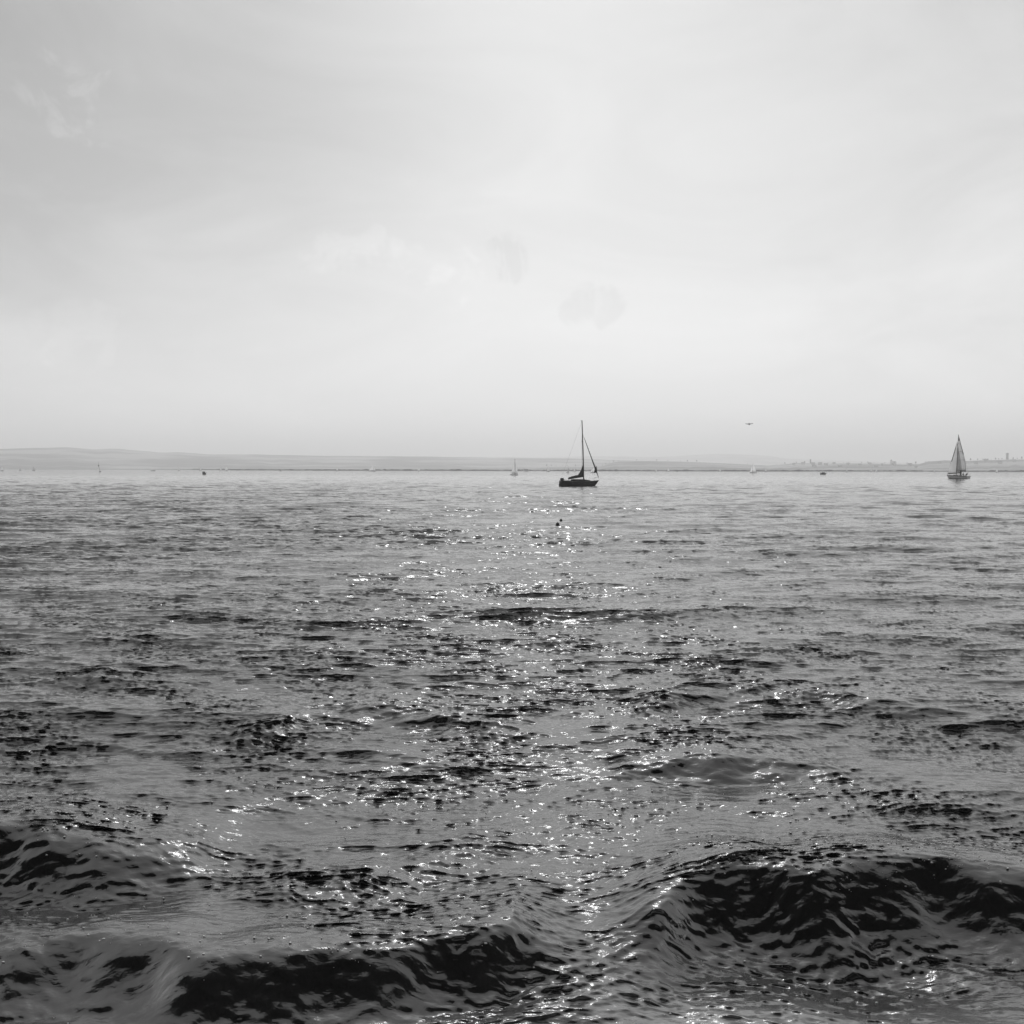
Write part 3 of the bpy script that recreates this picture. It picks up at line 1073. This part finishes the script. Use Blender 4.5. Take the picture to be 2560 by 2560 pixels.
strip([r[-1] for r in g[6:]], [r[-2] for r in g[6:]], .24, .05).build('leech_tape', M['dark_strip'], ms)
strip(g[0], g[1], .22, .05).build('foot_tape', M['dark_strip'], ms)
MB().sheet([[p for p in g[-3]], [p for p in g[-2]], [p for p in g[-1]]], .045).build('head_panel', M['dark_strip'], ms)
for k in (4, 7, 10):
    strip(g[k][1:], g[k + 1][1:], .05, .05).build('batten', M['dark_strip'], ms)
g = sail_grid((3.75, 0, 1.35), (mx + .12, 0, Hm * .84), (mx - 1.0, -1.15, 1.75), .55, roach=.05, side=-1)
js = MB().sheet(g, .02).build('genoa', M['grey_sail'], ws)
strip([r[-1] for r in g], [r[-2] for r in g], .46, .05).build('leech_tape', M['dark_strip'], js)
strip(g[0], g[1], .30, .05).build('foot_tape', M['dark_strip'], js)
strip([r[0] for r in g[5:]], [r[1] for r in g[5:]], .22, .05).build('luff_tape', M['dark_strip'], js)
MB().tube([(-4.1, 0, 1.1), (mx - .25, 0, Hm)], .012, 5).build('backstay', M['wire'], ws)
MB().tube([(-3.3, -1.0, 1.0), (-3.4, -1.0, 1.6), (-4.05, -.7, 1.62), (-4.05, .7, 1.62), (-3.4, 1.0, 1.6), (-3.3, 1.0, 1.0)], .025, 6).build('pushpit', M['wire'], ws)
MB().tube([(3.2, -.5, 1.05), (3.3, -.5, 1.6), (4.1, 0, 1.7), (3.3, .5, 1.6), (3.2, .5, 1.05)], .025, 6).build('pulpit', M['wire'], ws)


def person(loc, yaw, label, cat_clothes, lean=0.0):
    """a seated figure: one continuous skinned body, hips at the origin"""
    J = [(0, 0, 0), (0 + lean * .3, 0, .28), (lean * .6, 0, .48), (lean * .7, 0, .60), (lean * .8 + .03, 0, .72), (lean * .8 + .02, 0, .82),
         (.02, .11, -.02), (.44, .16, .02), (.42, .17, -.42), (.56, .18, -.46),
         (.02, -.11, -.02), (.44, -.16, .02), (.42, -.17, -.42), (.56, -.18, -.46),
         (lean * .6, .19, .46), (lean * .5 + .10, .26, .20), (lean * .3 + .34, .20, .14), (lean * .3 + .43, .19, .13),
         (lean * .6, -.19, .46), (lean * .5 + .10, -.26, .20), (lean * .3 + .34, -.20, .14), (lean * .3 + .43, -.19, .13)]
    E = [(0, 1), (1, 2), (2, 3), (3, 4), (4, 5), (0, 6), (6, 7), (7, 8), (8, 9), (0, 10), (10, 11), (11, 12), (12, 13),
         (2, 14), (14, 15), (15, 16), (16, 17), (2, 18), (18, 19), (19, 20), (20, 21)]
    Rr = [.15, .15, .15, .06, .105, .08, .10, .075, .055, .05, .10, .075, .055, .05, .075, .05, .038, .04, .075, .05, .038, .04]
    me = bpy.data.meshes.new('person')
    me.from_pydata(J, E, [])
    o = bpy.data.objects.new('person', me)
    COL.objects.link(o)
    sk = o.modifiers.new('skin', 'SKIN')
    if not me.skin_vertices:
        bm = bmesh.new()
        bm.from_mesh(me)
        bm.verts.layers.skin.verify()
        bm.to_mesh(me)
        bm.free()
    for i, r_ in enumerate(Rr):
        me.skin_vertices[0].data[i].radius = (r_, r_)
        me.skin_vertices[0].data[i].use_root = (i == 0)
    o.modifiers.new('sub', 'SUBSURF').levels = 1
    o.modifiers['sub'].render_levels = 1
    me.materials.append(M[cat_clothes])
    o.location = loc
    o.rotation_euler = (0, 0, yaw)
    h = MB()
    h.ball((lean * .8 + .0, 0, .80), .115, .10, .09, 10, 6)
    h.build('hair', M['dark_clothes'], o)
    tag(o, label, 'person')
    return o


bpy.context.view_layer.update()
mw = ws.matrix_world
yaw0 = R(180 - 60)
person(mw @ Vector((-1.6, .75, 1.25)), yaw0 - 1.4, 'person in dark clothes seated nearest the cabin of the white sailboat', 'dark_clothes')
person(mw @ Vector((-2.5, .8, 1.25)), yaw0 - 1.5, 'person in grey clothes seated in middle of the white sailboat cockpit', 'grey_clothes')
person(mw @ Vector((-3.4, .35, 1.3)), yaw0 - .3, 'person in dark clothes leaning back at stern of the white sailboat', 'dark_clothes', -.35)


# --- smaller sailing boats out on the lake ---


def small_sailboat(px, dist, hpx, label, lpx=None, yaw=0.0, dark=False, sail='sail', wide=1.0, heel=0.0, jib=True):
    p = waterline(px, dist)
    s = math.hypot(p.x, p.y) / FOC
    H = hpx * s
    L = (lpx or hpx * .62) * s
    L /= max(abs(math.cos(yaw)), .35)
    r_ = thing('sailboat', p, yaw, label, 'sailboat', heel=heel)
    fb = max(.06 * L, .3)
    build_hull(r_, L, L * .3, fb, L * .05, M['black_hull'] if dark else M['white_hull'], M['deck'], n=9, m=7)
    mxx = L * .08
    MB().tube([(mxx, 0, fb), (mxx - L * .02, 0, H)], [.05 * L ** .5 + .03, .08], 6).build('mast', M['dark_metal'], r_)
    ft = L * .46 * wide
    MB().tube([(mxx, 0, fb * 2.2), (mxx - ft, -L * .07, fb * 2.3)], .05, 6).build('boom', M['dark_metal'], r_)
    g = sail_grid((mxx - .05, 0, fb * 2.4), (mxx - L * .02 - .05, 0, H * .98), (mxx - ft, -L * .07, fb * 2.5), L * .06, rows=8, cols=5, roach=.2, side=-1)
    MB().sheet(g, .03).build('mainsail', M[sail], r_)
    if jib:
        g = sail_grid((L * .46, 0, fb * 1.6), (mxx + .05, 0, H * .85), (mxx - L * .06, -L * .1, fb * 2.2), L * .06, rows=8, cols=5, side=-1)
        MB().sheet(g, .03).build('jib', M[sail], r_)
    return r_


PI = math.pi
small_sailboat(5, 1105, 11.2, 'tiny white sailboat on the horizon at the left edge of the photo', yaw=.3, dark=True)
small_sailboat(50, 1275, 10.0, 'faint sailboat on the horizon, second from the left edge', yaw=PI - .4, sail='grey_sail')
small_sailboat(84, 1275, 10.0, 'faint sailboat on the horizon, third from the left edge', yaw=.5, sail='grey_sail', dark=True)
small_sailboat(447, 1275, 10.0, 'small sailboat on the horizon between dark flat boat and dark workboat', yaw=.4)
small_sailboat(501, 1232, 8.8, 'tiny sailboat on the horizon just above the dark workboat', yaw=PI + .5)
small_sailboat(552, 1317, 7.5, 'smaller of two tiny sailboats on the horizon right of the dark workboat', yaw=.2)
small_sailboat(566, 1190, 12.5, 'larger of two tiny sailboats on the horizon right of the dark workboat', yaw=PI, dark=True)
small_sailboat(843, 1275, 10.0, 'small sailboat on the horizon left of the boat with the widest sail', yaw=.3, dark=True)
small_sailboat(932, 1105, 14, 'sailboat on the horizon with the widest, low sloping white sail', lpx=16, yaw=0, wide=1.35)
small_sailboat(1047, 1232, 11.2, 'small sailboat on horizon between the wide sail and the sun path', yaw=PI - .3, dark=True)
small_sailboat(1286, 2.9 * 2459 / 15.0, 40, 'tall slender white sailboat left of the pale passenger boat', lpx=20, yaw=.35, sail='sail')
small_sailboat(1371, 1150, 14, 'white sailboat on horizon between pale passenger boat and dark hulled sailboat', yaw=PI + .6, dark=True)
small_sailboat(1420, 2.9 * 2459 / 8.5, 15, 'narrow white sailboat seen just left of the bare mast', lpx=8, yaw=1.1)
small_sailboat(1436, 1147, 10.0, 'tiny sailboat close behind the bare mast of the dark sailboat', yaw=.3)
small_sailboat(1483, 2.9 * 2459 / 9.0, 14, 'white sailboat seen beneath the forestay of the dark sailboat', lpx=15, yaw=PI - .2)
small_sailboat(1640, 1275, 8.8, 'left one of two tiny sailboats right of the dark sailboat', yaw=.4)
small_sailboat(1671, 1258, 8.8, 'right one of two tiny sailboats right of the dark sailboat', yaw=PI - .4, dark=True)
small_sailboat(1800, 1258, 8.8, 'tiny sailboat on the horizon just left of the dark hulled white sailed boat', yaw=.3)
small_sailboat(1883, 2.9 * 2459 / 8.6, 23, 'white sailed boat with dark hull on the horizon below the flying bird', lpx=17, yaw=PI - .25, dark=True)
small_sailboat(1914, 1232, 10.0, 'tiny sailboat just right of the dark hulled white sailed boat', yaw=.4, dark=True)
small_sailboat(2117, 1200, 11, 'small white sailboat right of the dark motorboat', yaw=PI + .8, dark=True)
small_sailboat(2178, 1275, 11.2, 'small sailboat below the church spire, left of a pair', yaw=.6, dark=True)
small_sailboat(2191, 1275, 7.5, 'tiny sailboat below the church spire, right of a pair', yaw=PI - .5)
small_sailboat(2336, 1275, 7.5, 'tiny sailboat on the horizon left of the large white sailboat', yaw=.3)
small_sailboat(2492, 1232, 8.8, 'tiny sailboat on the horizon right of the large white sailboat', yaw=PI - .3, dark=True)

# --- motor boats ---


def motorboat(px, dist, lpx, label, mat, name='motorboat', cabin=None, yaw=0.0, free=.14, extra=None, roof=None):
    p = waterline(px, dist)
    s = dist / FOC
    L = lpx * s / max(abs(math.cos(yaw)), .3)
    r_ = thing(name, p, yaw, label, 'boat')
    fb = free * L
    build_hull(r_, L, L * .32, fb, L * .04, M[mat], M['deck'], n=11, m=7, overhang=.1, sheer=.3)
    if cabin:
        x0, x1, h, cm = cabin
        w = L * .12
        c_ = MB().loft([[(x0 * L, -w, fb * .9), (x0 * L, -w * .9, h * L), (x0 * L, w * .9, h * L), (x0 * L, w, fb * .9)],
                        [(x1 * L, -w, fb * .9), ((x1 - .06) * L, -w * .9, h * L), ((x1 - .06) * L, w * .9, h * L), (x1 * L, w, fb * .9)]], smooth=False).build('cabin', M[cm], r_)
        n = 3
        for k in range(n):
            a = x0 + (x1 - .08 - x0) * (k + .15) / n
            b = x0 + (x1 - .08 - x0) * (k + .85) / n
            for sd_ in (-1, 1):
                MB().box((a * L, sd_ * w * .97 - .02, fb + (h * L - fb) * .45), (b * L, sd_ * w * .97 + .02, fb + (h * L - fb) * .8)).build('window', M['glass'], c_)
        if roof:
            MB().box(((x0 - .03) * L, -w * 1.1, h * L), ((x1 - .02) * L, w * 1.1, h * L + roof * L), .1).build('roof', M['navy_cloth'], c_)
    return r_, L, fb


motorboat(383, 2.9 * 2459 / 6.0, 11, 'long low dark open boat on the water far left', 'black_hull', 'rowing_boat', yaw=0, free=.10)
r_, L, fb = motorboat(511, 2.9 * 2459 / 14.2, 9.5, 'stubby black workboat with square cabin left of centre', 'black_hull', 'workboat', cabin=(-.48, .22, .72, 'black_hull'), yaw=0, free=.30)
MB().tube([(.42 * L, 0, fb), (.5 * L, 0, fb * 1.9)], .08, 6).build('bow_post', M['dark_metal'], r_)
motorboat(701, 1250, 7, 'small pale motor cruiser on the horizon left of the wide white sail', 'white_hull', 'motor_cruiser', cabin=(-.25, .25, .5, 'white_hull'), free=.2, roof=.08)
motorboat(1316, 1330, 15, 'pale passenger boat with long dark roof at far shore', 'white_hull', 'passenger_boat', cabin=(-.47, .38, .30, 'white_hull'), free=.10, roof=.035)
r_, L, fb = motorboat(2058.5, 2.9 * 2459 / 11.6, 15.5, 'dark motorboat with low cabin below the right-hand hills', 'black_hull', 'motorboat', cabin=(-.25, .12, .32, 'black_hull'), free=.17)
MB().box((.16 * L, -.25, fb), (.24 * L, .25, fb + .75), .3).build('windscreen', M['engine'], r_)
MB().box((-.49 * L, -.2, fb * .6), (-.42 * L, .2, fb + .55), .4).build('outboard_motor', M['engine'], r_)
motorboat(1693, 1250, 6, 'tiny dark motorboat on the horizon right of two tiny sailboats', 'black_hull', 'motorboat', cabin=(-.2, .2, .35, 'black_hull'), free=.16)

# --- buoys ---


def mooring_buoy(px, py, dia_px, label, skirt):
    p = on_water(px, py)
    r0 = dia_px * p.length / FOC / 2
    b = thing('mooring_buoy', p, .4, label, 'buoy', 'mooring buoys in the sun path')
    MB().ball((0, 0, r0 * .75), r0, r0, r0 * 1.05, 16, 12).build('float', M['buoy'], b)
    MB().tube([(0, 0, r0 * 1.65), (0, 0, r0 * 2.05)], [r0 * .32, r0 * .1], 10).build('eye', M['buoy'], b)
    if skirt:
        MB().tube([(0, 0, -.05), (0, 0, r0 * .32)], [r0 * 1.25, r0 * 1.1], 16).build('collar', M['buoy'], b)
    return b


mooring_buoy(1394, 1315, 10, 'larger, nearer of two dark round buoys below the sailboat', True)
mooring_buoy(1402.5, 1304, 7.6, 'smaller, farther of two dark round buoys below the sailboat', False)

p = on_water(250, 1180)
s = p.length / FOC
sb = thing('spar_buoy', p, 0, 'thin spar buoy with dark ball topmark far left', 'buoy')
MB().tube([(0, 0, -.3), (0, 0, .9 * s), (0, 0, 2.6 * s)], [2.4 * s, 2.1 * s, .5 * s], 12).build('float', M['buoy'], sb)
MB().tube([(0, 0, 2 * s), (-3.0 * s, 0, 14 * s), (-2.6 * s, 0, 23 * s)], [.35 * s, .28 * s, .2 * s], 8).build('pole', M['wire'], sb)
MB().ball((-3.0 * s, 0, 14.5 * s), 1.5 * s, 1.5 * s, 1.5 * s).build('topmark', M['buoy'], sb)

# --- the bird ---
pb = at(1873, 1060.5, 170)
s = pb.length / FOC
bd = thing('bird', pb, R(74), 'dark bird gliding above the hills right of centre', 'bird')
bd.rotation_mode = 'XYZ'
bd.rotation_euler = (R(-5), R(24), R(74))
bd.scale = (1.2, 1.2, 1.2)
body = MB()
rb = []
for x, r_ in ((-.26, .012), (-.2, .035), (-.08, .062), (.05, .066), (.15, .05), (.2, .042), (.24, .044), (.28, .03), (.34, .006)):
    rb.append([(x, r_ * math.cos(a), r_ * .9 * math.sin(a) + (.015 if x > .18 else 0)) for a in [2 * math.pi * k / 10 for k in range(10)]])
body.loft(rb)
body.build('body', M['feather'], bd)
for sgn in (-1, 1):
    g = []
    for t, ch_, sw, zz in ((0, .20, .02, .02), (.25, .19, .05, .075), (.5, .16, .02, .07), (.8, .10, -.10, .03), (1.0, .02, -.22, -.02)):
        yy = sgn * (.04 + .50 * t)
        g.append([(sw + ch_ / 2, yy, zz + sgn * .03 * t), (sw, yy, zz + .02 + sgn * .03 * t), (sw - ch_ / 2, yy, zz - .02 + sgn * .03 * t)])
    MB().sheet(g, .03).build('wing', M['feather'], bd)
MB().sheet([[(-.2, -.03, 0), (-.2, .03, 0)], [(-.4, -.08, -.005), (-.4, .08, -.005)]], .01).build('tail', M['feather'], bd)

# ------------------------------------------------------------------ haze over the lake
hz = bpy.data.materials.new('haze')
hz.use_nodes = True
nt = hz.node_tree
nt.nodes.clear()
pv = nt.nodes.new('ShaderNodeVolumePrincipled')
pv.inputs['Color'].default_value = (0.96, 0.96, 0.96, 1)
pv.inputs['Density'].default_value = 0.00023
pv.inputs['Anisotropy'].default_value = 0.35
ou = nt.nodes.new('ShaderNodeOutputMaterial')
nt.links.new(pv.outputs[0], ou.inputs['Volume'])
mb = MB()
mb.box((-17000, -600, -4), (17000, 17500, 330))
o = mb.build('haze', hz)
tag(o, 'pale haze hanging over the lake', 'haze', kind='stuff')
